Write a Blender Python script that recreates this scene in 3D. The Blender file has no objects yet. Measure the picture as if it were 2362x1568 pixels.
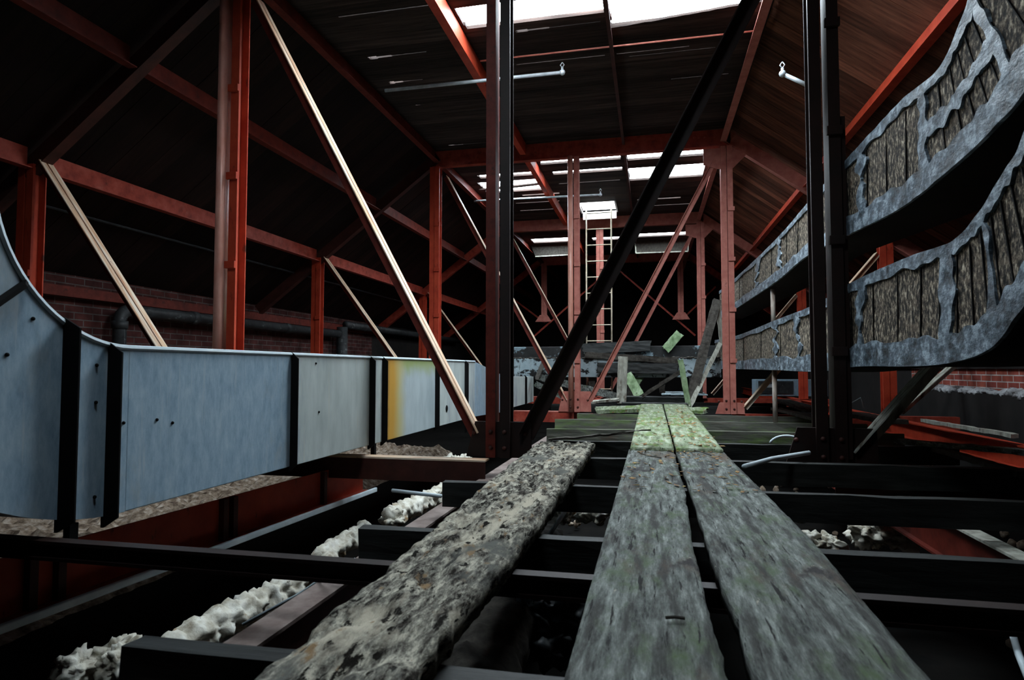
import bpy, math, random
from mathutils import Vector, noise
random.seed(7)
S = bpy.context.scene
COL = S.collection

# ---------------------------------------------------------------- camera
F, CX, CY, VX, VY = 1450.0, 1181.0, 784.0, 1503.0, 850.0
YC = Vector(((VX-CX)/F, -(VY-CY)/F, 1.0)).normalized()
UC = Vector((0, 1.0, (VY-CY)/F)).normalized()
XC = YC.cross(UC)
if XC.x < 0: XC = -XC
def ray(u, v):
    d = Vector(((u-CX)/F, -(v-CY)/F, 1.0)); return Vector((d.dot(XC), d.dot(YC), d.dot(UC)))
def at_y(u, v, Y): r = ray(u, v); return r*(Y/r.y)
def at_x(u, v, X): r = ray(u, v); return r*(X/r.x)
def at_z(u, v, Z): r = ray(u, v); return r*(Z/r.z)
cam_d = bpy.data.cameras.new('camera'); cam = bpy.data.objects.new('camera', cam_d); COL.objects.link(cam)
cam_d.sensor_fit = 'HORIZONTAL'; cam_d.sensor_width = 36.0; cam_d.lens = 36.0*F/2362.0
cam_d.clip_start = 0.02; cam_d.clip_end = 200
view = Vector((XC.z, YC.z, UC.z))            # camera forward axis in the world
up = Vector((XC.y, YC.y, UC.y)); right = view.cross(up)
from mathutils import Matrix
M3 = Matrix((right, up, -view)).transposed()
cam.matrix_world = M3.to_4x4()
cam_d.dof.use_dof = True; cam_d.dof.focus_distance = 6.5; cam_d.dof.aperture_fstop = 8.0
S.camera = cam

# ---------------------------------------------------------------- world, exposure, daylight
S.view_settings.view_transform = 'Standard'; S.view_settings.look = 'None'
S.view_settings.gamma = 1.0; S.view_settings.exposure = 1.45; S.view_settings.use_curve_mapping = False
W = bpy.data.worlds.new('world'); S.world = W; W.use_nodes = True
bg = W.node_tree.nodes['Background']; bg.inputs[0].default_value = (0.80, 0.92, 1.0, 1); bg.inputs[1].default_value = 11.0
try:
    S.cycles.use_denoising = True
    S.cycles.max_bounces = 6; S.cycles.diffuse_bounces = 2; S.cycles.glossy_bounces = 3
    S.cycles.transmission_bounces = 1; S.cycles.volume_bounces = 0
    S.cycles.sample_clamp_indirect = 6.0; S.cycles.caustics_reflective = False
except Exception: pass

# openings in the deck: x0, x1, y0, y1 (metres)
DZ = 2.98
HOLES = [(-0.31, 0.90, 3.98, 5.42), (-1.56, -0.36, 4.86, 5.185), (-1.56, -0.36, 3.98, 4.72),  # last opening in this row added out of view for more daylight
         (-1.55, -0.40, 8.82, 8.96), (-1.45, -0.40, 9.33, 9.47), (-0.31, 0.80, 8.62, 9.05), (-0.31, 0.80, 9.42, 10.05),
         (-2.60, -1.62, 9.25, 9.42), (-2.70, -1.62, 9.62, 10.25),
         (-1.25, -0.62, 11.22, 11.90), (-1.40, -.60, 1.0, 1.6),  # last one added out of view above the camera, lights the near duct
         (-2.7, -1.7, 14.15, 14.6), (-1.3, -0.4, 14.3, 14.6), (-0.3, 0.82, 14.1, 14.45)]
def slit(u0, v0, u1, v1, w):
    a = at_z(u0, v0, DZ); b = at_z(u1, v1, DZ); y = (a.y+b.y)/2
    if w >= .02 and v0 < 350:        # wedge shaped gaps, widest at their left end
        L_ = b.x-a.x
        for f0, f1, k in ((0,.14,1),(.14,.4,.55),(.4,1,.22)): HOLES.append((a.x+L_*f0, a.x+L_*f1, y-w*k/2, y+w*k/2))
    else: HOLES.append((a.x, b.x, y-w/2, y+w/2))
for s in [(1190,72,1385,52,.04),(1190,150,1395,128,.012),(1425,126,1590,106,.012),(1450,130,1650,112,.010),(1035,335,1120,330,.03),
          (850,133,985,122,.05),(900,192,975,184,.05),(960,243,985,240,.02),(1550,182,1680,170,.012),(780,38,1000,14,.012),
          (1190,470,1290,462,.03),(1200,487,1290,480,.03),(1470,462,1570,455,.06),(1470,478,1600,468,.03),(1290,425,1430,415,.03),(1205,452,1290,445,.06)]:
    slit(*s)
for (x0, x1, y0, y1) in HOLES:                      # sampling portals in the larger openings
    if (x1-x0)*(y1-y0) < 0.12: continue
    ld = bpy.data.lights.new('sky_portal', 'AREA'); ld.shape = 'RECTANGLE'; ld.size = x1-x0+.3; ld.size_y = y1-y0+.3
    ld.cycles.is_portal = True
    lo = bpy.data.objects.new('sky_portal', ld); COL.objects.link(lo); lo.location = ((x0+x1)/2, (y0+y1)/2, DZ+.12)

# ---------------------------------------------------------------- materials
MATS = {}
def mat(name, cols, scale=(8,8,8), rough=.7, bump=.3, detail=6, spec=.3, metal=0.0, second=None, coord='Object', bscale=None, nrough=.6):
    """noise driven colour ramp; cols = [(pos, (r,g,b)), ...]; second = (mask scale, lo, hi, colour) stain layer(s)"""
    m = bpy.data.materials.new(name); m.use_nodes = True; nt = m.node_tree; N = nt.nodes; L = nt.links
    p = N['Principled BSDF']; p.inputs['Roughness'].default_value = rough; p.inputs['Metallic'].default_value = metal
    p.inputs['Specular IOR Level'].default_value = spec
    tc = N.new('ShaderNodeTexCoord'); mp = N.new('ShaderNodeMapping'); mp.inputs['Scale'].default_value = scale
    L.new(tc.outputs[coord], mp.inputs['Vector'])
    nz = N.new('ShaderNodeTexNoise'); nz.inputs['Scale'].default_value = 1; nz.inputs['Detail'].default_value = detail; nz.inputs['Roughness'].default_value = nrough
    L.new(mp.outputs[0], nz.inputs['Vector'])
    cr = N.new('ShaderNodeValToRGB'); e = cr.color_ramp.elements
    e[0].position = cols[0][0]; e[0].color = (*cols[0][1], 1); e[1].position = cols[-1][0]; e[1].color = (*cols[-1][1], 1)
    for c in cols[1:-1]:
        q = e.new(c[0]); q.color = (*c[1], 1)
    L.new(nz.outputs['Fac'], cr.inputs[0]); out = cr.outputs[0]
    for k, (msc, lo, hi, colr) in enumerate(second or []):
        mp2 = N.new('ShaderNodeMapping'); mp2.inputs['Scale'].default_value = msc; mp2.inputs['Location'].default_value = (3.1*k+1, 7.7*k, 1.3*k)
        L.new(tc.outputs[coord], mp2.inputs['Vector'])
        n2 = N.new('ShaderNodeTexNoise'); n2.inputs['Scale'].default_value = 1; n2.inputs['Detail'].default_value = 8; n2.inputs['Roughness'].default_value = .65
        L.new(mp2.outputs[0], n2.inputs['Vector'])
        mr = N.new('ShaderNodeMapRange'); mr.inputs['From Min'].default_value = lo; mr.inputs['From Max'].default_value = hi
        L.new(n2.outputs['Fac'], mr.inputs['Value'])
        mx = N.new('ShaderNodeMix'); mx.data_type = 'RGBA'; L.new(mr.outputs[0], mx.inputs['Factor']); L.new(out, mx.inputs['A']); mx.inputs['B'].default_value = (*colr, 1)
        out = mx.outputs['Result']
    L.new(out, p.inputs['Base Color'])
    if bump:
        bp = N.new('ShaderNodeBump'); bp.inputs['Strength'].default_value = bump; bp.inputs['Distance'].default_value = .01
        if bscale:
            mp3 = N.new('ShaderNodeMapping'); mp3.inputs['Scale'].default_value = bscale; L.new(tc.outputs[coord], mp3.inputs['Vector'])
            n3 = N.new('ShaderNodeTexNoise'); n3.inputs['Scale'].default_value = 1; n3.inputs['Detail'].default_value = 8; L.new(mp3.outputs[0], n3.inputs['Vector'])
            L.new(n3.outputs['Fac'], bp.inputs['Height'])
        else: L.new(nz.outputs['Fac'], bp.inputs['Height'])
        L.new(bp.outputs[0], p.inputs['Normal'])
    MATS[name] = m; m['out'] = 1
    return m
def planks_mat(name, axis_w, cols, grain):
    """boards: every board (by its position across the deck) gets its own tone"""
    m = mat(name, cols, scale=grain, rough=.8, bump=.4, spec=.15)
    nt = m.node_tree; N = nt.nodes; L = nt.links; p = N['Principled BSDF']
    tc = N['Texture Coordinate']; sep = N.new('ShaderNodeSeparateXYZ'); L.new(tc.outputs['Object'], sep.inputs[0])
    d = N.new('ShaderNodeMath'); d.operation = 'DIVIDE'; d.inputs[1].default_value = axis_w; L.new(sep.outputs['Y'], d.inputs[0])
    fl = N.new('ShaderNodeMath'); fl.operation = 'FLOOR'; L.new(d.outputs[0], fl.inputs[0])
    wn = N.new('ShaderNodeTexWhiteNoise'); wn.noise_dimensions = '1D'; L.new(fl.outputs[0], wn.inputs['W'])
    mr = N.new('ShaderNodeMapRange'); mr.inputs['To Min'].default_value = .45; mr.inputs['To Max'].default_value = 1.6; L.new(wn.outputs['Value'], mr.inputs['Value'])
    src = p.inputs['Base Color'].links[0].from_socket
    vm = N.new('ShaderNodeVectorMath'); vm.operation = 'SCALE'; L.new(src, vm.inputs[0]); L.new(mr.outputs[0], vm.inputs['Scale'])
    L.new(vm.outputs[0], p.inputs['Base Color'])
    return m
RED = mat('red_primer_steel', [(.3,(.16,.018,.010)),(.5,(.33,.045,.026)),(.7,(.42,.085,.055))], (9,9,9), .55, .15, second=[((14,14,14),.62,.75,(.07,.02,.012)),((3,3,3),.6,.8,(.42,.16,.12))])
REDB = mat('lit_bright_red_steel', [(.3,(.35,.03,.012)),(.7,(.55,.07,.03))], (7,7,7), .55, .1, second=[((20,20,6),.62,.7,(.08,.02,.01))])  # brighter copy of the red primer, strong light painted into the colour
REDP = mat('daylit_pink_steel', [(.3,(.36,.10,.075)),(.7,(.52,.19,.15))], (10,10,10), .6, .15, second=[((16,16,16),.62,.75,(.15,.05,.035))])  # pinker copy of the red primer, bluish daylight painted in
BRC = mat('lit_tan_steel', [(.3,(.50,.20,.09)),(.48,(.70,.48,.32)),(.65,(.80,.70,.58))], (3,40,3), .5, .2, second=[((20,20,20),.62,.75,(.20,.06,.03))])  # pale copy of the frame steel, paints the lit top faces
PINKR = mat('lit_pink_red_steel', [(.3,(.62,.22,.15)),(.7,(.80,.42,.34))], (10,10,4), .35, .08, spec=.6)  # pale pink paints the bright lit strip on column noses
BLKSH = mat('black_shaded_steel', [(.3,(.010,.005,.004)),(.7,(.022,.009,.007))], (8,8,8), .55, .1)  # black paints shade on the near column, brace and gussets
REDSH = mat('shaded_red_steel', [(.3,(.06,.006,.003)),(.5,(.12,.014,.007)),(.7,(.17,.025,.015))], (9,9,9), .6, .15, second=[((14,14,14),.60,.72,(.03,.01,.006))])  # darker copy of the red primer, shade painted into the colour
DARK = mat('dark_brown_steel', [(.3,(.035,.010,.008)),(.7,(.075,.020,.014))], (8,8,8), .6, .1)  # shade on near frame and left rafters painted in; also dark rivets
GALV = mat('galvanised_steel', [(.30,(.20,.31,.41)),(.5,(.31,.43,.53)),(.70,(.42,.54,.62))], (26,26,9), .42, .06, spec=.5, nrough=.75, metal=.1, second=[((45,45,2.5),.58,.72,(.45,.52,.56)),((3,3,1.5),.55,.75,(.33,.35,.33))])
GALV2 = mat('weathered_pale_galvanised_steel', [(.25,(.42,.48,.47)),(.75,(.66,.72,.70))], (10,10,3), .5, .06, spec=.5, metal=.15, second=[((4,4,1.0),.52,.66,(.30,.36,.42)),((50,50,2),.6,.72,(.62,.62,.55))])
FLNG = mat('black_duct_flange', [(.3,(.003,.003,.003)),(.7,(.007,.006,.006))], (8,8,8), .8, .1, spec=.1)  # black paints the unlit near side of the duct flanges
SCREW = FLNG
BRT = mat('bright_galvanised_edge', [(.3,(.55,.66,.72)),(.7,(.75,.84,.88))], (10,10,10), .4, .05)
OLDW = mat('weathered_grey_timber', [(.34,(.018,.018,.017)),(.43,(.10,.11,.10)),(.55,(.21,.23,.21)),(.70,(.44,.47,.44))], (46,7,46), .8, 1.0, spec=.3, nrough=.78,
           second=[((13,6,13),.52,.72,(.085,.125,.055)),((24,3,24),.50,.62,(.05,.05,.045)),((5,2.2,5),.56,.70,(.12,.085,.06)),((9,4,9),.60,.68,(.035,.03,.03)),((60,4,60),.60,.63,(.010,.009,.008)),((40,14,40),.67,.72,(.48,.44,.36))])
MOSSW = mat('mossy_green_timber', [(.28,(.07,.08,.045)),(.5,(.22,.26,.17)),(.75,(.44,.47,.37))], (30,4,30), .9, .8, spec=.15,
           second=[((9,5,9),.52,.64,(.12,.19,.05)),((60,6,60),.62,.65,(.012,.012,.008)),((26,14,26),.60,.66,(.20,.11,.05)),((50,30,50),.64,.72,(.04,.03,.015))])
ROTW = mat('rotten_timber', [(.40,(.018,.014,.011)),(.46,(.10,.09,.075)),(.53,(.24,.23,.19)),(.61,(.56,.52,.42))], (38,11,38), .95, 1.0, spec=.1, nrough=.80,
           second=[((7,2.5,7),.55,.66,(.52,.47,.37)),((20,9,20),.60,.66,(.26,.17,.09)),((40,14,40),.565,.60,(.010,.008,.006)),((8,3.5,8),.55,.66,(.13,.13,.115))])
JST = mat('blackened_timber', [(.3,(.006,.006,.006)),(.7,(.028,.030,.028))], (4,30,30), .55, .4, spec=.25)
JSTM = mat('blackened_timber_with_algae', [(.3,(.04,.042,.032)),(.7,(.13,.13,.105))], (3,26,26), .8, .5, second=[((2.5,9,9),.50,.65,(.10,.15,.05)),((1.5,6,6),.56,.7,(.12,.07,.05))])
DKW = mat('dark_sawn_timber', [(.3,(.018,.015,.012)),(.7,(.075,.066,.055))], (20,20,20), .85, .6)
PALEW = mat('pale_split_timber', [(.3,(.22,.21,.17)),(.55,(.42,.42,.36)),(.75,(.58,.58,.50))], (22,22,5), .8, .6, second=[((9,9,3),.58,.68,(.10,.07,.045))])
GRNW = mat('green_slimy_timber', [(.3,(.10,.17,.07)),(.55,(.26,.36,.20)),(.75,(.45,.52,.40))], (14,14,6), .75, .6, second=[((9,9,5),.62,.7,(.06,.05,.03))])
DECK = planks_mat('roof_deck_boards', .14, [(.3,(.014,.009,.008)),(.7,(.060,.040,.034))], (2.5,34,34))
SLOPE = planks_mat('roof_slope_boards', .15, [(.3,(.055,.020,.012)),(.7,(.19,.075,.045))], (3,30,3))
SLOPD = planks_mat('dark_roof_slope_boards', .15, [(.3,(.007,.003,.0025)),(.7,(.018,.008,.006))], (3,30,3))  # darker boards for the left slope
INS = mat('cork_insulation_board', [(.42,(.006,.005,.004)),(.50,(.055,.042,.030)),(.57,(.20,.16,.115)),(.66,(.52,.45,.34))], (60,60,34), .95, .7, nrough=.7, second=[((2,2,9),.58,.72,(.16,.12,.085))])
TAPE = mat('tarred_grey_tape', [(.36,(.020,.027,.034)),(.5,(.085,.115,.145)),(.62,(.30,.37,.43))], (14,14,20), .5, .8, spec=.45, nrough=.7, second=[((9,9,9),.58,.68,(.03,.035,.04))])
PEELD = mat('mostly_black_peeling_paint', [(.3,(.012,.012,.012)),(.7,(.03,.03,.03))], (6,6,6), .7, .4, second=[((4,4,6),.56,.60,(.22,.30,.34))])
PEEL = mat('peeling_pale_blue_paint', [(.3,(.32,.42,.47)),(.7,(.50,.60,.64))], (6,6,6), .7, .4, second=[((5,5,7),.52,.56,(.018,.018,.018)),((12,12,3),.60,.7,(.16,.17,.15))])
LAG = mat('crumbling_white_pipe_lagging', [(.3,(.25,.21,.15)),(.5,(.55,.52,.44)),(.7,(.75,.74,.68))], (14,14,14), .95, .9, second=[((9,9,9),.60,.68,(.25,.13,.04)),((20,20,20),.64,.7,(.02,.015,.01))])
RUB = mat('brown_rubble', [(.3,(.05,.03,.02)),(.5,(.24,.18,.13)),(.72,(.52,.45,.38))], (16,16,16), .95, .9)
FLR = mat('black_dusty_ceiling_boards', [(.3,(.003,.003,.003)),(.7,(.008,.007,.006))], (6,6,6), .95, .4, spec=.05)
BLKW = mat('black_wall', [(.3,(.006,.005,.005)),(.7,(.016,.013,.012))], (4,4,4), .9, .3)  # black for end walls, ledge and the darker wall stretches
BLK = mat('black_iron_pipe', [(.3,(.012,.013,.014)),(.7,(.05,.055,.058))], (9,9,9), .5, .3, second=[((14,8,14),.60,.72,(.20,.22,.22))])
PIPE = mat('galvanised_pipe', [(.3,(.30,.34,.37)),(.7,(.55,.60,.63))], (12,12,12), .45, .1, metal=.3)
RUSTP = mat('rust_streaked_pole', [(.3,(.22,.12,.07)),(.55,(.50,.46,.42)),(.7,(.62,.62,.60))], (14,14,3), .6, .2)
WIRE = mat('pale_cable', [(.3,(.45,.52,.56)),(.7,(.62,.70,.74))], (9,9,9), .5, 0)
LADR = mat('cream_painted_ladder', [(.3,(.45,.36,.24)),(.7,(.72,.66,.52))], (9,9,9), .6, .1)
BLUE = mat('blue_paint_flaking_to_pink', [(.3,(.012,.07,.28)),(.7,(.02,.12,.42))], (6,6,6), .6, .3, second=[((11,6,11),.49,.51,(.46,.32,.34))])
WHT = mat('white_painted_hatch_lining', [(.3,(.70,.68,.66)),(.7,(.80,.79,.78))], (6,6,6), .7, .1)
LEAF = mat('brown_leaf_litter', [(.3,(.12,.05,.02)),(.5,(.28,.15,.06)),(.7,(.38,.32,.10))], (40,40,40), .8, .2)
OLDR = mat('dusty_brown_steel', [(.3,(.10,.065,.055)),(.7,(.24,.19,.17))], (12,12,12), .7, .2)
SNOW = mat('crumbled_white_mortar', [(.3,(.22,.22,.23)),(.7,(.55,.56,.58))], (16,16,16), .95, .9, second=[((6,6,12),.5,.62,(.07,.06,.06))])
# stained duct section: orange and green run-off beside its seam, below its top lip
def stained():
    m = mat('rust_and_algae_stained_galvanised_steel', [(.25,(.33,.40,.43)),(.75,(.52,.60,.62))], (10,10,3), .5, .06, spec=.5, metal=.1)
    nt = m.node_tree; N = nt.nodes; L = nt.links; p = N['Principled BSDF']; tc = N['Texture Coordinate']
    sep = N.new('ShaderNodeSeparateXYZ'); L.new(tc.outputs['Object'], sep.inputs[0])
    nz = N.new('ShaderNodeTexNoise'); nz.inputs['Scale'].default_value = 7; L.new(tc.outputs['Object'], nz.inputs['Vector'])
    def lay(axis, a, b, amp, colr, out):
        ad = N.new('ShaderNodeMath'); ad.operation = 'MULTIPLY_ADD'; L.new(nz.outputs['Fac'], ad.inputs[0]); ad.inputs[1].default_value = amp; L.new(sep.outputs[axis], ad.inputs[2])
        mr = N.new('ShaderNodeMapRange'); mr.interpolation_type = 'SMOOTHSTEP'; mr.inputs['From Min'].default_value = a; mr.inputs['From Max'].default_value = b; L.new(ad.outputs[0], mr.inputs['Value'])
        mx = N.new('ShaderNodeMix'); mx.data_type = 'RGBA'; L.new(mr.outputs[0], mx.inputs['Factor']); L.new(out, mx.inputs['A']); mx.inputs['B'].default_value = (*colr, 1)
        return mx.outputs['Result']
    o = p.inputs['Base Color'].links[0].from_socket
    y0 = STAIN_Y
    o = lay('Z', .47, .60, .12, (.33,.40,.16), o)
    o = lay('Y', y0+.50, y0+.30, .10, (.50,.44,.20), o)
    o = lay('Y', y0+.34, y0+.20, .06, (.55,.30,.05), o)
    o = lay('Y', y0+.16, y0+.07, .05, (.16,.055,.02), o)
    L.new(o, p.inputs['Base Color']); return m
def brick_mat(name, c1, c2, mortar, sc=1.0):
    m = bpy.data.materials.new(name); m.use_nodes = True; nt = m.node_tree; N = nt.nodes; L = nt.links
    p = N['Principled BSDF']; p.inputs['Roughness'].default_value = .9; p.inputs['Specular IOR Level'].default_value = .15
    tc = N.new('ShaderNodeTexCoord'); sep = N.new('ShaderNodeSeparateXYZ'); L.new(tc.outputs['Object'], sep.inputs[0])
    cb = N.new('ShaderNodeCombineXYZ'); L.new(sep.outputs['Y'], cb.inputs[0]); L.new(sep.outputs['Z'], cb.inputs[1])
    b = N.new('ShaderNodeTexBrick'); L.new(cb.outputs[0], b.inputs['Vector'])
    b.inputs['Scale'].default_value = sc; b.inputs['Brick Width'].default_value = .215; b.inputs['Row Height'].default_value = .070; b.inputs['Mortar Size'].default_value = .006
    b.inputs['Color1'].default_value = (*c1, 1); b.inputs['Color2'].default_value = (*c2, 1); b.inputs['Mortar'].default_value = (*mortar, 1)
    nz = N.new('ShaderNodeTexNoise'); nz.inputs['Scale'].default_value = 6; nz.inputs['Detail'].default_value = 8; L.new(tc.outputs['Object'], nz.inputs['Vector'])
    mr = N.new('ShaderNodeMapRange'); mr.inputs['From Min'].default_value = .3; mr.inputs['From Max'].default_value = .7; mr.inputs['To Min'].default_value = .5; mr.inputs['To Max'].default_value = 1.4; L.new(nz.outputs['Fac'], mr.inputs['Value'])
    vm = N.new('ShaderNodeVectorMath'); vm.operation = 'SCALE'; L.new(b.outputs['Color'], vm.inputs[0]); L.new(mr.outputs[0], vm.inputs['Scale']); L.new(vm.outputs[0], p.inputs['Base Color'])
    bp = N.new('ShaderNodeBump'); bp.inputs['Strength'].default_value = .6; bp.inputs['Distance'].default_value = .01; bp.invert = True
    L.new(b.outputs['Fac'], bp.inputs['Height']); L.new(bp.outputs[0], p.inputs['Normal'])
    return m
BRK = brick_mat('dark_red_brick', (.085,.028,.024), (.05,.018,.017), (.10,.085,.08))  # darker brick for the left wall
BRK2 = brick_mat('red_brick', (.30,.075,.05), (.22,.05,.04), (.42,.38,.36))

# ---------------------------------------------------------------- mesh helpers
class MB:
    def __init__(s): s.v = []; s.f = []
    def hexa(s, c):
        n = len(s.v); s.v += [Vector(q) for q in c]
        for f in ((0,3,2,1),(4,5,6,7),(0,1,5,4),(1,2,6,5),(2,3,7,6),(3,0,4,7)): s.f.append(tuple(n+i for i in f))
        return s
    def box(s, x0, x1, y0, y1, z0, z1):
        return s.hexa([(x0,y0,z0),(x1,y0,z0),(x1,y1,z0),(x0,y1,z0),(x0,y0,z1),(x1,y0,z1),(x1,y1,z1),(x0,y1,z1)])
    def bar(s, p, q, a, b, a0, a1, b0, b1):
        """box from p to q, spanning a0..a1 along vector a and b0..b1 along vector b"""
        c = []
        for e in (p, q):
            c.append([e+a*i+b*j for (i, j) in ((a0,b0),(a1,b0),(a1,b1),(a0,b1))])
        return s.hexa(c[0]+c[1])
    def prism(s, pts, off):
        """flat outline pts pushed by off"""
        n = len(s.v); k = len(pts); s.v += [Vector(q) for q in pts]+[Vector(q)+off for q in pts]
        s.f.append(tuple(range(n+k-1, n-1, -1))); s.f.append(tuple(range(n+k, n+2*k)))
        for i in range(k): j = (i+1) % k; s.f.append((n+i, n+j, n+k+j, n+k+i))
        return s
    def tube(s, pts, r, seg=10, lump=0.0, fr=9.0):
        pts = [Vector(q) for q in pts]; n0 = len(s.v); k = len(pts); ref = None
        for i, c in enumerate(pts):
            t = (pts[min(i+1, k-1)]-pts[max(i-1, 0)]).normalized()
            if ref is None: ref = t.orthogonal().normalized()
            ref = (ref - t*ref.dot(t)).normalized(); o = t.cross(ref)
            for j in range(seg):
                a = 2*math.pi*j/seg; d = ref*math.cos(a)+o*math.sin(a)
                rr = r*(1+lump*noise.noise((c+d*r)*fr)+lump*.5*noise.noise((c+d*r)*fr*3)) if lump else r
                s.v.append(c+d*rr)
        for i in range(k-1):
            for j in range(seg):
                a = n0+i*seg+j; b = n0+i*seg+(j+1) % seg; s.f.append((a, b, b+seg, a+seg))
        s.f.append(tuple(n0+j for j in range(seg-1, -1, -1))); s.f.append(tuple(n0+(k-1)*seg+j for j in range(seg)))
        return s
    def blob(s, c, r, amp=.35, fr=12, nu=14, nv=9):
        n0 = len(s.v); c = Vector(c)
        for i in range(nv+1):
            th = math.pi*i/nv
            for j in range(nu):
                a = 2*math.pi*j/nu; d = Vector((math.sin(th)*math.cos(a), math.sin(th)*math.sin(a), math.cos(th)))
                p = Vector((d.x*r[0], d.y*r[1], d.z*r[2])); k = 1+amp*noise.noise((c+p)*fr)+amp*.6*noise.noise((c+p)*fr*2.7)
                s.v.append(c+p*k)
        for i in range(nv):
            for j in range(nu):
                a = n0+i*nu+j; b = n0+i*nu+(j+1) % nu; s.f.append((a, a+nu, b+nu, b))
        return s
def lerp(a, b, t): return a+(b-a)*t
def root_of(o):
    while o.parent: o = o.parent
    return o
def build(name, mb, m, parent=None, smooth=False, bevel=0.0, label=None):
    base = Vector(root_of(parent).location) if parent else (sum(mb.v, Vector())/len(mb.v) if False else Vector(((min(v.x for v in mb.v)+max(v.x for v in mb.v))/2, (min(v.y for v in mb.v)+max(v.y for v in mb.v))/2, min(v.z for v in mb.v))))
    if parent is None and name.split('_')[0] in ('ceiling','wall','floor','trim'): base = Vector((0,0,0))
    me = bpy.data.meshes.new(name); me.from_pydata([v-base for v in mb.v], [], mb.f); me.materials.append(m)
    me.update()
    if smooth: me.polygons.foreach_set('use_smooth', [True]*len(me.polygons))
    o = bpy.data.objects.new(name, me); COL.objects.link(o)
    if parent: o.parent = parent
    else: o.location = base
    if bevel:
        b = o.modifiers.new('bevel', 'BEVEL'); b.width = bevel; b.segments = 2; b.limit_method = 'ANGLE'
    if label: o['label'] = label
    return o
def thing(name, label, cat, loc, group=None):
    o = bpy.data.objects.new(name, None); COL.objects.link(o); o.location = loc; o.empty_display_size = .1
    o['label'] = label; o['category'] = cat
    if group: o['group'] = group
    return o
def tag(o, label, cat, group=None, kind=None):
    o['label'] = label; o['category'] = cat
    if group: o['group'] = group
    if kind: o['kind'] = kind
    return o
def struct(name, mb, m, parent=None):
    o = build(name, mb, m, parent)
    if not parent: o['kind'] = 'structure'
    return o
X1 = Vector((1,0,0)); Y1 = Vector((0,1,0)); Z1 = Vector((0,0,1))

# ---------------------------------------------------------------- setting: roof, walls, floor
XL, XR = -2.92, 1.0            # edges of the level deck
YA, YB = -3.0, 20.0
mb = MB(); y = YA; k = 0
while y < YB:
    ye = min(y+.14, YB); cuts = sorted({y, ye} | {c for h in HOLES for c in (h[2], h[3]) if y < c < ye})
    dz = random.uniform(0, .006); k += 1
    for c0, c1 in zip(cuts[:-1], cuts[1:]):
        ym = (c0+c1)/2; iv = sorted((h[0], h[1]) for h in HOLES if h[2] < ym < h[3]); x = XL
        for a, b in iv:
            if a > x: mb.box(x, a+random.uniform(-.01,.01), c0, c1, DZ+dz, DZ+.03+dz)
            x = max(x, b)
        if x < XR: mb.box(x, XR, c0, c1, DZ+dz, DZ+.03+dz)
    y = ye
struct('ceiling', mb, DECK)
SL = .76
def slope_z(X): return DZ-SL*(XL-X) if X < XL else (DZ-SL*(X-XR) if X > XR else DZ)
WLX, WRX = -5.62, 3.62
def slope(name, xa, xb, m, skip=()):
    mb = MB(); y = YA
    while y < YB:
        dz = random.uniform(0, .008); za, zb = slope_z(xa)+dz, slope_z(xb)+dz
        mb.hexa([(xa,y,za),(xb,y,zb),(xb,y+.15,zb),(xa,y+.15,za),(xa,y,za+.03),(xb,y,zb+.03),(xb,y+.15,zb+.03),(xa,y+.15,za+.03)]); y += .15
    return struct(name, mb, m)
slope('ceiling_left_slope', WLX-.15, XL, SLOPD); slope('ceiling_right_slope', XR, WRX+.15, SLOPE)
FZ = -1.32
struct('floor', MB().box(WLX-.2, WRX+.2, YA-.2, YB+.2, FZ-.1, FZ), FLR)
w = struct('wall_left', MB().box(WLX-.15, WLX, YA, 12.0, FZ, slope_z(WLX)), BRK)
struct('wall_left_recess_shade', MB().box(WLX-.15, WLX, 12.0, YB, FZ, slope_z(WLX)), BLKW)  # flush black wall, paints the darkness of a recess
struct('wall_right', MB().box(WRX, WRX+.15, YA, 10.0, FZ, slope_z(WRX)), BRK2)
struct('wall_right_far_dark', MB().box(WRX, WRX+.15, 10.0, YB, FZ, slope_z(WRX)), BLKW)  # flush wall, black beyond the end of the brick
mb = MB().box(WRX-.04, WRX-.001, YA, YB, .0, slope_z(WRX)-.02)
struct('wall_right_dark_upper', mb, BLKW)
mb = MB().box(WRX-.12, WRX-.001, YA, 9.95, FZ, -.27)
struct('wall_right_dark_ledge', mb, BLKW)
mb = MB(); y = 4.0
while y < 9.9:
    mb.blob((WRX-.06, y, -.26+random.uniform(-.01,.015)), (.07, .06, random.uniform(.02,.055)), .5, 20, 10, 6); y += .055
tag(build('mortar_rubble', mb, SNOW, smooth=True), 'crumbled white mortar lying along the ledge of the right brick wall', 'rubble', kind='stuff')
for nm, y0, y1 in (('wall_front', YB-.02, YB+.15), ('wall_back', YA-.15, YA+.02)):
    struct(nm, MB().prism([(WLX-.15,y0,FZ),(WRX+.15,y0,FZ),(WRX+.15,y0,slope_z(WRX+.15)+.05),(XR,y0,DZ+.05),(XL,y0,DZ+.05),(WLX-.15,y0,slope_z(WLX-.15)+.05)], Vector((0,y1-y0,0))), BLKW)

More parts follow.
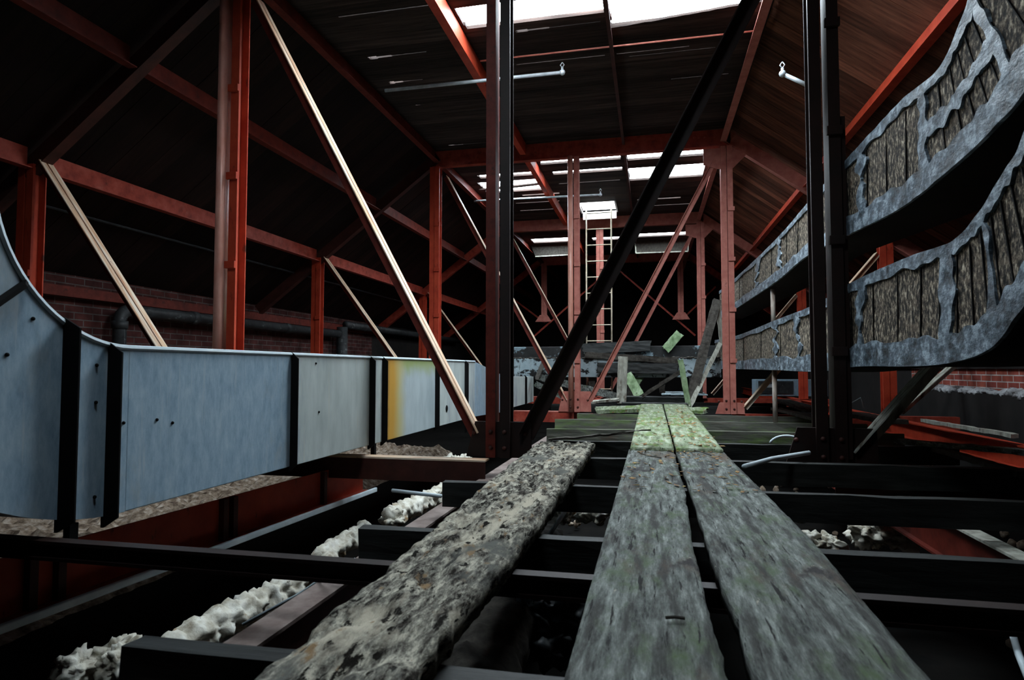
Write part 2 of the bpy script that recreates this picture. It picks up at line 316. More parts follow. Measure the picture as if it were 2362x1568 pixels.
# ---------------------------------------------------------------- steel frame
BY = [3.85, 8.08, 12.3, 16.5]
CXS = {'far left': -4.62, 'left': -2.86, 'middle': -.965, 'right': .925, 'far right': 2.68}
NEAR = {'middle': .032, 'right': .045, 'left': -.01}
NTH = ['nearest', 'second', 'third', 'fourth']
def column(px, n, z0, z1, m, label, battens=True, gusset=None, top=None, xx=None, gm=None, wid=1.0, nose=None, m2=None):
    X = (CXS[px] if xx is None else xx)+(NEAR.get(px, 0) if n == 0 else 0); Y = BY[n]; t = .009; gm = gm or m
    r = thing('steel_post', label, 'post', (X, Y, z0), 'riveted columns of the roof frame')
    if nose: build('round_nosed_bar', MB().tube([(X-.040, Y-.072, z0), (X-.040, Y-.072, z1)], .034, 20).box(X-.052, X-.040, Y-.06, Y+.05, z0, z1), nose, r, smooth=True)
    for s, off in ((-1, 0.0), (1, -.012)):
        if s < 0 and nose: continue
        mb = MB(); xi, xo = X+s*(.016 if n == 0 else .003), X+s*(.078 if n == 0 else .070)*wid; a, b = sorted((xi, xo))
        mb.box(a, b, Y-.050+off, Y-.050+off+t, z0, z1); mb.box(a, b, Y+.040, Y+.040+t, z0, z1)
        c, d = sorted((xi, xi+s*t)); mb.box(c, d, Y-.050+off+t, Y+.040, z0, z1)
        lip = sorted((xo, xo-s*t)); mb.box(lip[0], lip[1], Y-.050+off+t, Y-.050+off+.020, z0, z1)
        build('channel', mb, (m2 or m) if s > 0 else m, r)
    if battens:
        z = z0+.62
        while z < z1-.3:
            build('batten_plate', MB().box(X+.004, X+.084*wid, Y-.084, Y-.0625, z, z+.05), m, r, bevel=.002); z += .62
    if gusset:
        hw, hh = gusset; yy = Y-.030
        g = build('base_gusset_plate', MB().prism([(X-hw,yy,z0),(X+hw,yy,z0),(X+hw*.97,yy,z0+hh),(X-hw*.72,yy,z0+hh)], Vector((0,.012,0))), gm, r)
        if n < 2:
            for (i, j) in ((-.045,.06),(.045,.06),(-.045,.16),(.045,.16),(-hw*.75,.15),(hw*.8,.15)):
                fy = (Y-.066 if i > 0 else (Y-.108 if nose else Y-.054)) if abs(i) < .05 else yy-.002
                build('rivet', MB().blob((X+i, fy, z0+j), (.014,.012,.014), 0, 1, 10, 6), DARK, g, smooth=True)
    if top:
        yy = Y-.030; s = top
        build('top_gusset_plate', MB().prism([(X-s*.27,yy,z1-.02),(X-s*.27,yy,z1-.22),(X-s*.10,yy,z1-.28),(X+s*.08,yy,z1-.28),(X+s*.24,yy,z1-.12),(X+s*.24,yy,z1-.02)], Vector((0,.012,0))), m, r)
    return r
def brace(p, q, m, label, w=.058, group='diagonal braces of the roof frame', name='diagonal_brace', h=.06, stem=None):
    p, q = Vector(p), Vector(q); d = (q-p).normalized(); n = d.cross(Y1).normalized()
    if n.z < 0: n = -n
    r = thing(name, label, 'brace', p if p.z < q.z else q, group)
    for s in (-1, 1):
        mb = MB(); a, b = sorted((s*.006, s*w)); mb.bar(p, q, Y1, n, a, b, -.007, 0)
        build('angle_flange', mb, m, r); mb = MB()
        a, b = sorted((s*.006, s*.013)); mb.bar(p, q, Y1, n, a, b, -h, -.007)
        build('angle_stem', mb, stem or m, r)
    return r
zb, zt = -.55, 2.75
column('middle', 0, zb, zt, REDSH, 'near dark red column standing left of the plank walkway, its right half black', battens=False, gusset=(.21,.22), gm=BLKSH, m2=BLKSH)  # black right half paints shade on that side
column('right', 0, zb, zt, BLKSH, 'near shaded column standing right of the walkway before the lagged ducts', gusset=(.24,.22), gm=BLKSH)  # black colour paints the unlit front of this column
column('left', 0, zb, zt, REDB, 'bright red near column with batten plates behind the long metal duct', nose=PINKR)
column('far left', 0, zb, slope_z(-4.62)-.14, REDB, 'red column at the left edge rising behind the duct elbow')
column('far right', 0, zb, slope_z(2.68)-.1, RED, 'red column in the nearest frame beyond the lagged ducts')
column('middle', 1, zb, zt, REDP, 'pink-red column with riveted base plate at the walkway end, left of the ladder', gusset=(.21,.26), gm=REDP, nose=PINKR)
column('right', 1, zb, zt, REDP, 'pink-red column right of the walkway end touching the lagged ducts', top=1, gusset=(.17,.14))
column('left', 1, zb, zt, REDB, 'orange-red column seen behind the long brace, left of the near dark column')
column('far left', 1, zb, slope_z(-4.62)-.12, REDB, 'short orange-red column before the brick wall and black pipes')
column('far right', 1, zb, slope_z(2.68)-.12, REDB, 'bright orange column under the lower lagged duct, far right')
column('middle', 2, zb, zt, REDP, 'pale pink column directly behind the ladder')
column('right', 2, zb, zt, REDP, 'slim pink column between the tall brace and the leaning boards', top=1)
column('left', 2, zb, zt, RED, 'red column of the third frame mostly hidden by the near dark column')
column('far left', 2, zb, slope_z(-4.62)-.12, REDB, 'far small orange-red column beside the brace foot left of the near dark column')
column('far right', 2, zb, slope_z(2.68)-.12, REDB, 'small orange column left of the shaded right column, before the metal cabinet')
for px, xx in (('left', -2.78), ('right', .74)):
    r = column(px, 3, 1.24, 2.85, REDP, 'short hanging post at the dark far end, %s of the ladder' % px, battens=False, xx=xx)
    build('foot_plate', MB().prism([(xx-.22,16.38,1.24),(xx+.22,16.38,1.24),(xx+.10,16.38,1.42),(xx-.10,16.38,1.42)], Vector((0,.012,0))), REDP, r)
# collars under the deck, rafters down both slopes
for n, Y in enumerate(BY):
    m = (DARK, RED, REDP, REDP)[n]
    r = thing('collar_beam', '%s level collar beam of red steel under the roof deck' % NTH[n], 'beam', (-1, Y, 2.74), 'collar beams')
    mb = MB().box(-2.9, .98, Y-.005, Y+.005, 2.76, 2.975); build('web', mb, m, r)
    build('bottom_flange', MB().box(-2.9, .98, Y-.045, Y+.045, 2.75, 2.76), m, r)
    if n in (1, 2):
        for i in range(5): build('rivet', MB().blob((.30+i*.07 if n==2 else .55+i*.06, Y-.008, 2.89), (.013,.008,.013), 0, 1, 8, 5), m, r, smooth=True)
    for side, xa, xb, mm in (('left', XL+.04, WLX, DARK if n < 2 else RED), ('right', XR-.04, WRX, (RED, REDP, REDP, RED)[n])):
        r = thing('rafter', '%s sloping steel rafter on the %s slope of the roof' % (NTH[n], side), 'rafter', (xb, Y, slope_z(xb)-.16), 'rafters')
        p = Vector((xa, Y, slope_z(xa)-.012)); q = Vector((xb, Y, slope_z(xb)-.012)); nn = (q-p).normalized().cross(Y1); nn = nn if nn.z > 0 else -nn
        build('web', MB().bar(p, q, Y1, nn, -.005, .005, -.15, -.004), mm, r)
        build('bottom_flange', MB().bar(p, q, Y1, nn, -.045, .045, -.16, -.15), mm, r)
def purlin(X, ztop, h, m, label, y0=YA+.02, y1=YB-.02, side=1, split=True, fw=.07):
    segs = [y0]+[b for b in BY if split]+[y1]
    for i, (a, b) in enumerate(zip(segs[:-1], segs[1:])):
        if split: a += .05; b -= .05
        where = ['over the camera bay', 'between the nearest and second frames', 'between the second and third frames', 'between the third and fourth frames', 'beyond the fourth frame'][i]
        r = thing('purlin', label+' '+where, 'purlin', (X, a, ztop-h), 'lengthwise roof purlins')
        build('web', MB().box(X-.004, X+.004, a, b, ztop-h+.008, ztop), m, r)
        fx = sorted((X, X+side*fw)); build('bottom_flange', MB().box(fx[0]-(.004 if side>0 else 0), fx[1]+(.004 if side<0 else 0), a, b, ztop-h, ztop-h+.008), m, r)
purlin(-2.86, 2.975, .17, REDSH, 'red purlin at the left break of the roof', side=1)
purlin(-1.60, 2.975, .15, REDB, 'orange-lit purlin left of deck centre', side=-1)
purlin(-.335, 2.975, .12, DARK, 'narrow dark centre purlin', side=1, fw=.03)
purlin(.925, 2.975, .17, REDP, 'red purlin at the right break of the roof', side=-1)
purlin(-3.72, slope_z(-3.72)-.005, .17, REDSH, 'red purlin half way down left slope', side=1)
purlin(-4.62, slope_z(-4.62)-.005, .17, RED, 'red purlin atop the far left columns', side=1)
purlin(1.86, slope_z(1.86)-.005, .15, REDB, 'orange purlin above the lagged ducts', side=-1)
purlin(2.68, slope_z(2.68)-.005, .17, RED, 'red purlin atop the far right columns', side=-1)
tag(build('eave_beam', MB().box(WLX+.005, WLX+.10, YA+.02, 11.9, .70, .80), REDSH), 'dull red eave beam lying along the top of the left brick wall', 'beam')
# diagonal braces (double angles)
for n in range(3):
    Y = BY[n]; w = NTH[n]
    ml = BRC  # pale flanges and dark stems paint lit tops and shaded undersides
    brace((-2.69, Y, 2.62), (-1.06, Y, -.40), ml, '%s bright diagonal brace falling right to the foot of the middle column' % w, w=.058, h=.066, stem=REDSH)
    brace((-4.50, Y, 1.58), (-3.00, Y, -.40), ml, '%s tan diagonal brace falling from the far left column behind the duct' % w, w=.055, h=.06, stem=REDSH)
    brace((.80, Y, 2.66), (-.80, Y, -.40), (BLKSH, REDP, REDP)[n], '%s diagonal brace rising right from the middle column foot' % w, w=.085 if n == 0 else .055, h=.09 if n == 0 else .06)  # nearest one black, painting its unlit underside
    brace((2.58, Y, 1.36), (1.08, Y, -.46), PALEW if n == 0 else BRC, '%s brace rising outward under the lagged ducts from the right column foot' % w, w=.06)  # pale timber colour on the nearest steel brace paints its lit face
brace((2.86, 8.3, -.50), (3.5, 8.3, .12), PALEW, 'pale brace with a split end leaning beside the right brick wall', w=.07)
Y4 = 16.5
for (a, b, l) in [((-.93,Y4,2.7),(-3.1,Y4,.85),'thin sooty brace sloping left from the far collar centre'),((-.93,Y4,2.7),(1.1,Y4,.85),'thin sooty brace sloping right from the far collar centre'),
                  ((-2.78,Y4+.15,1.25),(-3.9,Y4+.15,2.1),'thin brace rising outward from the left hanging post'),((.74,Y4+.15,1.25),(1.6,Y4+.15,2.1),'thin brace rising outward from the right hanging post')]:
    brace(a, b, RED, l, w=.04, h=.04)
# bottom chords and floor girders
def girder(name, label, p, q, z0, z1, m, flange=.05, fm=None, cat='girder', group=None):
    p = Vector((p[0], p[1], 0)); q = Vector((q[0], q[1], 0)); s = (q-p).normalized().cross(Z1)
    r = thing(name, label, cat, (p.x, p.y, z0), group); t = .010
    build('web', MB().bar(p, q, s, Z1, -.005, .005, z0+t, z1-t), m, r)
    build('top_flange', MB().bar(p, q, s, Z1, -flange, flange, z1-t, z1), fm or m, r)
    build('bottom_flange', MB().bar(p, q, s, Z1, -flange, flange, z0, z0+t), m if fm is None else m, r)
    return r
# left long girder: web lit red, pale flange edge towards the walkway
r = thing('floor_girder', 'long red floor girder below the metal duct with a pale grey lower edge', 'girder', (-1.98, .3, -.84))
g0, g1 = at_z(0, 1450, -.84), at_z(862, 1130, -.84); gd = (g1-g0).normalized(); gp = g0-gd*1.0; gs = gd.cross(Z1)
build('web', MB().bar(gp, g1+gd*.0, gs, Z1, -.095, -.085, 0, .20), REDB, r)
build('bottom_flange', MB().bar(gp, g1, gs, Z1, -.10, -.004, -.008, 0), RED, r)
mb = MB().bar(gp, g1+gd*.02, gs, Z1, -.004, .018, -.014, .016); build('pale_conduit_edge', mb, BRT, r, bevel=.005, label='pale grey conduit along the lower flange')
for k, f in enumerate((.33,.36,.60,.62,.85)):
    c = lerp(gp, g1, f); build('web_stiffener', MB().bar(c, c+gd*.03, gs, Z1, -.085, -.055, 0, .20), DARK, r)
girder('floor_girder', 'long dark girder running under the foot of the near left column row', (-.97, .2), (-.97, 7.9), -.80, -.66, DARK, .045, OLDR)
girder('floor_girder', 'red floor girder right of the walkway with a pale top flange', (1.27, .4), (1.27, 7.9), -.84, -.66, REDSH, .035, PALEW)
girder('floor_girder', 'bright red girder under the far right column row', (2.68, 3.95), (2.68, 20), -.74, -.565, REDB, .05)
girder('floor_girder', 'rusty far girder under the middle column row past the second frame', (-1.0, 8.3), (-1.0, 16), -.74, -.57, RED, .05)
for n in range(3):
    Y = BY[n]-.17 if n == 0 else BY[n]
    rr = thing('bottom_chord', '%s red bottom chord channel crossing left of the middle column foot' % NTH[n], 'beam', (-1.9, Y, -.70))
    build('web', MB().box(-3.0, -.98, Y-.01, Y, -.69, -.56), RED if n else DARK, rr); build('top_flange', MB().box(-3.0, -.98, Y-.01, Y+.09, -.56, -.55), BRC if n==0 else REDP, rr)  # nearest chord: pale top and dark front paint light and shade
    rr = thing('bottom_chord', '%s steel bottom chord channel crossing right of the right column foot' % NTH[n], 'beam', (1.9, Y, -.70))
    build('web', MB().box(.95, 3.4, Y-.01, Y, -.69, -.56), RED if n else DARK, rr); build('top_flange', MB().box(.95, 3.4, Y-.01, Y+.09, -.56, -.55), RED if n else DARK, rr)
# thin steel tie across the whole floor near the camera
girder('tie_beam', 'thin black steel tie crossing the whole floor nearest the duct support', (-3.4, 1.52), (3.3, 1.56), -.556, -.50, BLKSH, .02, BLKSH, cat='beam')

# ---------------------------------------------------------------- timber joists and boards
def timber(name, label, cat, p, q, wid, hgt, m, ztop=None, rough=.004, group=None, nseg=24, upv=None, end=0.0):
    """rough sawn timber from p to q (top centre line), a closed mesh with worn edges"""
    p, q = Vector(p), Vector(q); d = (q-p); ln = d.length; d.normalize()
    u = (upv or Z1); s = d.cross(u).normalized(); u = s.cross(d).normalized()
    mb = MB(); ring = []; prof = []
    nw = 8
    for i in range(nw+1): prof.append((-wid/2+wid*i/nw, 0))
    for i in range(1, 4): prof.append((wid/2, -hgt*i/3))
    for i in range(1, nw+1): prof.append((wid/2-wid*i/nw, -hgt))
    for i in range(1, 3): prof.append((-wid/2, -hgt+hgt*i/3))
    k = len(prof)
    for j in range(nseg+1):
        c = p+d*(ln*j/nseg)
        for (a, b) in prof:
            pt = c+s*a+u*b; nn = noise.noise(pt*23)*rough+noise.noise(pt*7)*rough
            edge = abs(abs(a)-wid/2) < 1e-6
            e = d*(noise.noise(Vector((a*60, b*30, j)))*end) if j in (0, nseg) else Vector()
            mb.v.append(pt+u*nn+(s*(noise.noise(pt*15+Vector((5,5,5)))*rough*1.5) if edge else Vector())+e)
    for j in range(nseg):
        for i in range(k):
            a = j*k+i; b = j*k+(i+1) % k; mb.f.append((a, b, b+k, a+k))
    mb.f.append(tuple(range(k-1, -1, -1))); mb.f.append(tuple(nseg*k+i for i in range(k)))
    o = build(name, mb, m); return tag(o, label, cat, group)
JT = -.505; G = 'timber joists across the frame'
timber('timber_joist', 'black timber joist nearest the camera ending squarely at the lower left', 'joist', (-.95,1.015,JT), (2.6,1.035,JT), .055, .15, JST, group=G)
timber('timber_joist', 'black joist second from the camera with a square left end beside the rotten plank', 'joist', (-.91,1.885,JT), (3.0,1.95,JT), .05, .11, JST, group=G)
timber('timber_joist', 'third joist from the camera, its split stub end left of the rotten plank', 'joist', (-.92,2.73,JT), (3.1,2.82,JT), .05, .11, JST, group=G)
timber('timber_joist', 'fourth joist passing beneath the joint of the walkway planks', 'joist', (-.70,3.62,JT), (3.1,3.70,JT), .06, .12, JST, group=G)
timber('timber_joist', 'pale-edged joist just behind the foot of the shaded right column', 'joist', (-.70,4.42,JT), (1.9,4.56,JT), .05, .11, JST, group=G)
timber('timber_joist', 'fifth joist under the leaf-strewn planks', 'joist', (-.87,5.28,JT), (1.9,5.45,JT), .05, .12, JSTM, group=G)
timber('timber_joist', 'mossy joist near the riveted base plate at the walkway end', 'joist', (-.95,6.28,JT), (1.9,6.30,JT), .05, .14, JSTM, group=G)
timber('timber_joist', 'mossy joist farthest along the walkway before the second frame', 'joist', (-.82,7.08,JT), (1.9,7.12,JT), .05, .14, JSTM, group=G)
timber('timber_joist', 'black joist crossing behind the second frame among the wreckage', 'joist', (-1.4,8.9,JT), (1.9,8.9,JT), .07, .12, JST, group=G)
timber('timber_joist', 'last black joist crossing beneath the fallen boards', 'joist', (-1.4,9.8,JT), (1.9,9.8,JT), .07, .12, JST, group=G)
# walkway planks: plan outlines with ragged inner edges
def plank(label, left, right, y0, y1, ztop, th, m, amp=.004, fr=9, ragl=0, ragr=0, ny=110, nx=16, pits=0.0, raw=None, endrag=.0):
    """left(y), right(y) give the side edges; grid top with wear, closed mesh"""
    mb = MB(); top = []; bot = []
    for j in range(ny+1):
        tj = j/ny; rowt = []; rowb = []
        for i in range(nx+1):
            y = lerp(y0, y1, tj)
            if j in (0, ny): y += noise.noise(Vector((i*.7, y*3, 2)))*endrag
            xl = left(y)+ragl*(noise.noise(Vector((1,y*6,0)))+.6*noise.noise(Vector((1,y*23,0)))+.3*noise.noise(Vector((1,y*60,0))))
            xr = right(y)+ragr*(noise.noise(Vector((9,y*6,0)))+.6*noise.noise(Vector((9,y*23,0)))+.3*noise.noise(Vector((9,y*60,0))))
            x = lerp(xl, xr, i/nx); P = Vector((x, y, ztop))
            h = amp*noise.noise(Vector((x*fr*4, y*fr, 0)))+amp*.5*noise.noise(Vector((x*fr*12, y*fr*3, 3)))
            if pits:
                q = noise.noise(Vector((x*14, y*6, 8))); q2 = noise.noise(Vector((x*34, y*17, 4)))
                h -= pits*max(0, q-.05)*1.5+pits*.6*max(0, q2)
            if i in (0, nx): h -= .003+abs(noise.noise(Vector((x*5, y*14, 6))))*(.02 if pits else .004)
            rowt.append(len(mb.v)); mb.v.append(Vector((x, y, ztop+h)))
            rowb.append(len(mb.v)); mb.v.append(Vector((x, y, ztop-th)))
        top.append(rowt); bot.append(rowb)
    for j in range(ny):
        for i in range(nx):
            mb.f.append((top[j][i], top[j][i+1], top[j+1][i+1], top[j+1][i])); mb.f.append((bot[j][i], bot[j+1][i], bot[j+1][i+1], bot[j][i+1]))
        mb.f.append((top[j][0], top[j+1][0], bot[j+1][0], bot[j][0])); mb.f.append((top[j][nx], bot[j][nx], bot[j+1][nx], top[j+1][nx]))
    for i in range(nx):
        mb.f.append((top[0][i], bot[0][i], bot[0][i+1], top[0][i+1])); mb.f.append((top[ny][i], top[ny][i+1], bot[ny][i+1], bot[ny][i]))
    o = build('walkway_plank', mb, m); me = o.data
    me.polygons.foreach_set('use_smooth', [True]*len(me.polygons))
    return tag(o, label, 'plank', 'planks of the walkway')
PT = -.45
def poly(pts):
    def f(y):
        for (a, b) in zip(pts[:-1], pts[1:]):
            if y <= b[0]: return lerp(a[1], b[1], max(-.5, (y-a[0])/(b[0]-a[0])))
        return pts[-1][1]
    return f
def pxline(lst, z=PT): return poly([(q.y, q.x) for q in sorted((at_z(u, v, z) for u, v in lst), key=lambda q: q.y)])
plank('grey weathered plank on the left of the near pair, its right edge split ragged', pxline([(1300,1568),(1375,1300),(1450,1037)]), pxline([(1680,1568),(1632,1400),(1597,1250),(1580,1130),(1553,1037)]), .35, 3.62, PT, .045, OLDW, .003, ragr=.007)
plank('wide grey weathered plank on the right of the near pair', pxline([(1752,1568),(1700,1420),(1640,1270),(1598,1140),(1560,1037)]), pxline([(2150,1568),(1870,1240),(1665,1037)]), .35, 3.62, PT, .045, OLDW, .003, ragl=.006)
plank('green mossy left plank of the far pair strewn with leaves', pxline([(1452,1045),(1478,935)]), pxline([(1556,1045),(1528,935)]), 3.56, 7.95, PT+.016, .045, MOSSW, .003, ragr=.002, endrag=.05)
plank('green mossy right plank of the far pair strewn with leaves', pxline([(1562,1045),(1531,935)]), pxline([(1670,1045),(1583,935)]), 3.56, 7.95, PT+.016, .045, MOSSW, .003, ragl=.002, endrag=.05)
plank('crumbling rotten plank lying askew left of the walkway', pxline([(590,1568),(850,1350),(1000,1225),(1130,1110),(1232,1030)]), pxline([(950,1568),(1040,1440),(1180,1280),(1290,1140),(1372,1022)]), .35, 3.80, PT+.01, .055, ROTW, .006, ragl=.006, ragr=.012, ny=220, nx=34, pits=.022, endrag=.06)
# leaf litter and twigs on the planks
mb = MB()
for i in range(420):
    y = random.uniform(3.5, 7.8) if i < 300 else random.uniform(2.4, 3.6); x = random.uniform(-.12, .38)
    if i < 140: y = random.choice((3.62, 4.2, 5.1))+random.gauss(0, .09)
    elif i < 260: x = random.gauss(.27, .05); y = random.uniform(3.7, 7.4)
    a = random.uniform(0, 6.28); l = random.uniform(.006,.02); w_ = l*random.uniform(.3,.8); z = PT+(.017 if y > 3.6 else 0)+.003+random.uniform(0,.004)
    c = Vector((x,y,z)); d = Vector((math.cos(a),math.sin(a),random.uniform(-.2,.3)))*l; e = Vector((-math.sin(a),math.cos(a),random.uniform(-.2,.3)))*w_
    mb.prism([c-d, c-e*.9, c+d, c+e*.9], Vector((0,0,.0012)))
tag(build('leaf_litter', mb, LEAF), 'brown leaf litter scattered over the walkway planks', 'leaves', kind='stuff')
# dark splinter lying across the far planks
timber('splinter', 'long black splinter of wood lying from the joists onto the left mossy plank', 'splinter', at_z(1265,1012,-.49), at_z(1500,990,-.424), .03, .014, DKW, rough=.006)
for k, (u0,v0,u1,v1,lab) in enumerate([(1500,1052,1525,1056,'short twig at the plank joint, nearer the left edge'),(1478,1046,1488,1049,'tiny twig near the left edge beyond the plank joint'),(1535,1424,1580,1426,'thin dark twig on the near left plank, lower middle'),(1590,1035,1640,1050,'curled twig lying over the joint of the right planks')]):
    a, b = at_z(u0,v0,PT+.008), at_z(u1,v1,PT+.008)
    tag(build('twig', MB().tube([a, lerp(a,b,.5)+Vector((0,.002,.001)), b], .003, 6), DKW), lab, 'twig')

# ---------------------------------------------------------------- long galvanised duct (left)
DX = -1.75; DW = .86; dt, db = .072, -.485
duct = thing('galvanised_duct', 'long blue-grey galvanised duct with dark flanges, curving upward at its left end', 'duct', (DX-DW/2, 3, db))
def face_y(u): return at_x(u, 900, DX).y
seams = [face_y(u) for u in (145, 250, 672, 853, 882, 1004, 1072)]
STAIN_Y = 0.0
YS = list(seams)
e0 = seams[1]+.08; ec = .072+.48; ri, ro = .48, ec-db
STAIN_Y = YS[4]-3.0
STN = stained()
def duct_box(y0, y1, t0, t1, b0, b1, m, name='duct_section', x0=DX-DW, x1=DX, parent=duct, label=None):
    mb = MB().hexa([(x0,y0,b0),(x1,y0,b0),(x1,y1,b1),(x0,y1,b1),(x0,y0,t0),(x1,y0,t0),(x1,y1,t1),(x0,y1,t1)])
    return build(name, mb, m, parent, bevel=.004, label=label)
duct_box(e0, YS[2], dt, dt, db, db, GALV); duct_box(YS[2], YS[3], dt, dt, db, db, GALV2); duct_box(YS[3], YS[4], dt, dt, db, db, GALV2)
duct_box(YS[4], YS[5], dt, dt, db, db, STN, label='duct section streaked orange and green'); duct_box(YS[5], YS[6], dt, dt, db, db, GALV2); duct_box(YS[6], 6.15, dt, dt, db, db, GALV2)
duct_box(6.15, 7.3, dt, -.07, db, -.52, GALV, name='tapered_section'); duct_box(7.3, 9.4, -.09, -.12, -.50, -.50, GALV2, name='narrow_duct_section')
mb = MB(); n = 26; rows = []
for i in range(n+1):
    a = math.pi/2*i/n; rows.append([(e0-ri*math.sin(a), ec-ri*math.cos(a)), (e0-ro*math.sin(a), ec-ro*math.cos(a))])
for i in range(n):
    (ya, za), (yb, zb_) = rows[i]; (yc, zc), (yd, zd) = rows[i+1]
    mb.hexa([(DX-DW,yb,zb_),(DX,yb,zb_),(DX,yd,zd),(DX-DW,yd,zd),(DX-DW,ya,za),(DX,ya,za),(DX,yc,zc),(DX-DW,yc,zc)])
build('elbow', mb, GALV, duct)
mb = MB().box(DX-DW, DX, e0-ro, e0-ri, ec, DZ-.03); build('riser', mb, GALV, duct)
def flange(yt, zt, yb, zb_, proj=.045, th=.006, ch=.035):
    """rectangular frame plate round the duct between inner point (yt,zt) and outer point (yb,zb)"""
    d = Vector((0, yt-yb, zt-zb_)); L_ = d.length; d.normalize(); c = Vector((DX, yb, zb_))
    nrm = Vector((1,0,0)).cross(d)
    a = c-d*proj*.6; b = c+d*(L_+proj*.3); px = Vector((proj,0,0))
    pts = [a, a+d*ch+px, b-d*ch+px, b, b-Vector((.01,0,0)), a-Vector((.01,0,0))]
    build('duct_flange', MB().prism(pts, nrm*th), FLNG, duct)
for i, Ys in enumerate(YS):
    if i == 0:
        a = math.asin((e0-Ys)/ri); b = math.asin((e0-Ys)/ro); flange(Ys, ec-ri*math.cos(a), Ys, ec-ro*math.cos(b), .062)
    else: flange(Ys, dt, Ys, db, .055 if i < 2 else .04)
a = .88; flange(e0-ri*math.sin(a), ec-ri*math.cos(a), e0-ro*math.sin(a), ec-ro*math.cos(a), .03, .012)
flange(8.75, -.10, 8.75, -.50, .03); 
# folded lip along the top edge, following the elbow
mb = MB(); path = [Vector((DX, e0-(ri-.0)*math.sin(math.pi/2*i/20), ec-ri*math.cos(math.pi/2*i/20))) for i in range(20, -1, -1)]+[Vector((DX, YS[2], dt)), Vector((DX, 6.15, dt))]
build('top_lip', MB().tube(path, .009, 6), BRT, duct)
for (u, v) in ((75,735),(15,818),(222,842),(220,928),(217,1146),(284,975),(361,968),(397,975),(728,838),(735,950)):
    p = at_x(u, v, DX); build('screw', MB().blob((DX+.002, p.y, p.z), (.006,.006,.006), 0, 1, 8, 5), FLNG, duct, smooth=True)
p = at_x(1030, 942, DX); build('screw', MB().blob((DX+.002, p.y, p.z), (.006,.03,.03), 0, 1, 8, 5), FLNG, duct, smooth=True, label='larger dark hole cap')
for yy in (1.62, 3.80, 5.9):
    build('support_leg', MB().box(DX-.03, DX-.005, yy, yy+.03, -.62 if yy > 2 else -.575, db+.005), FLNG, duct)

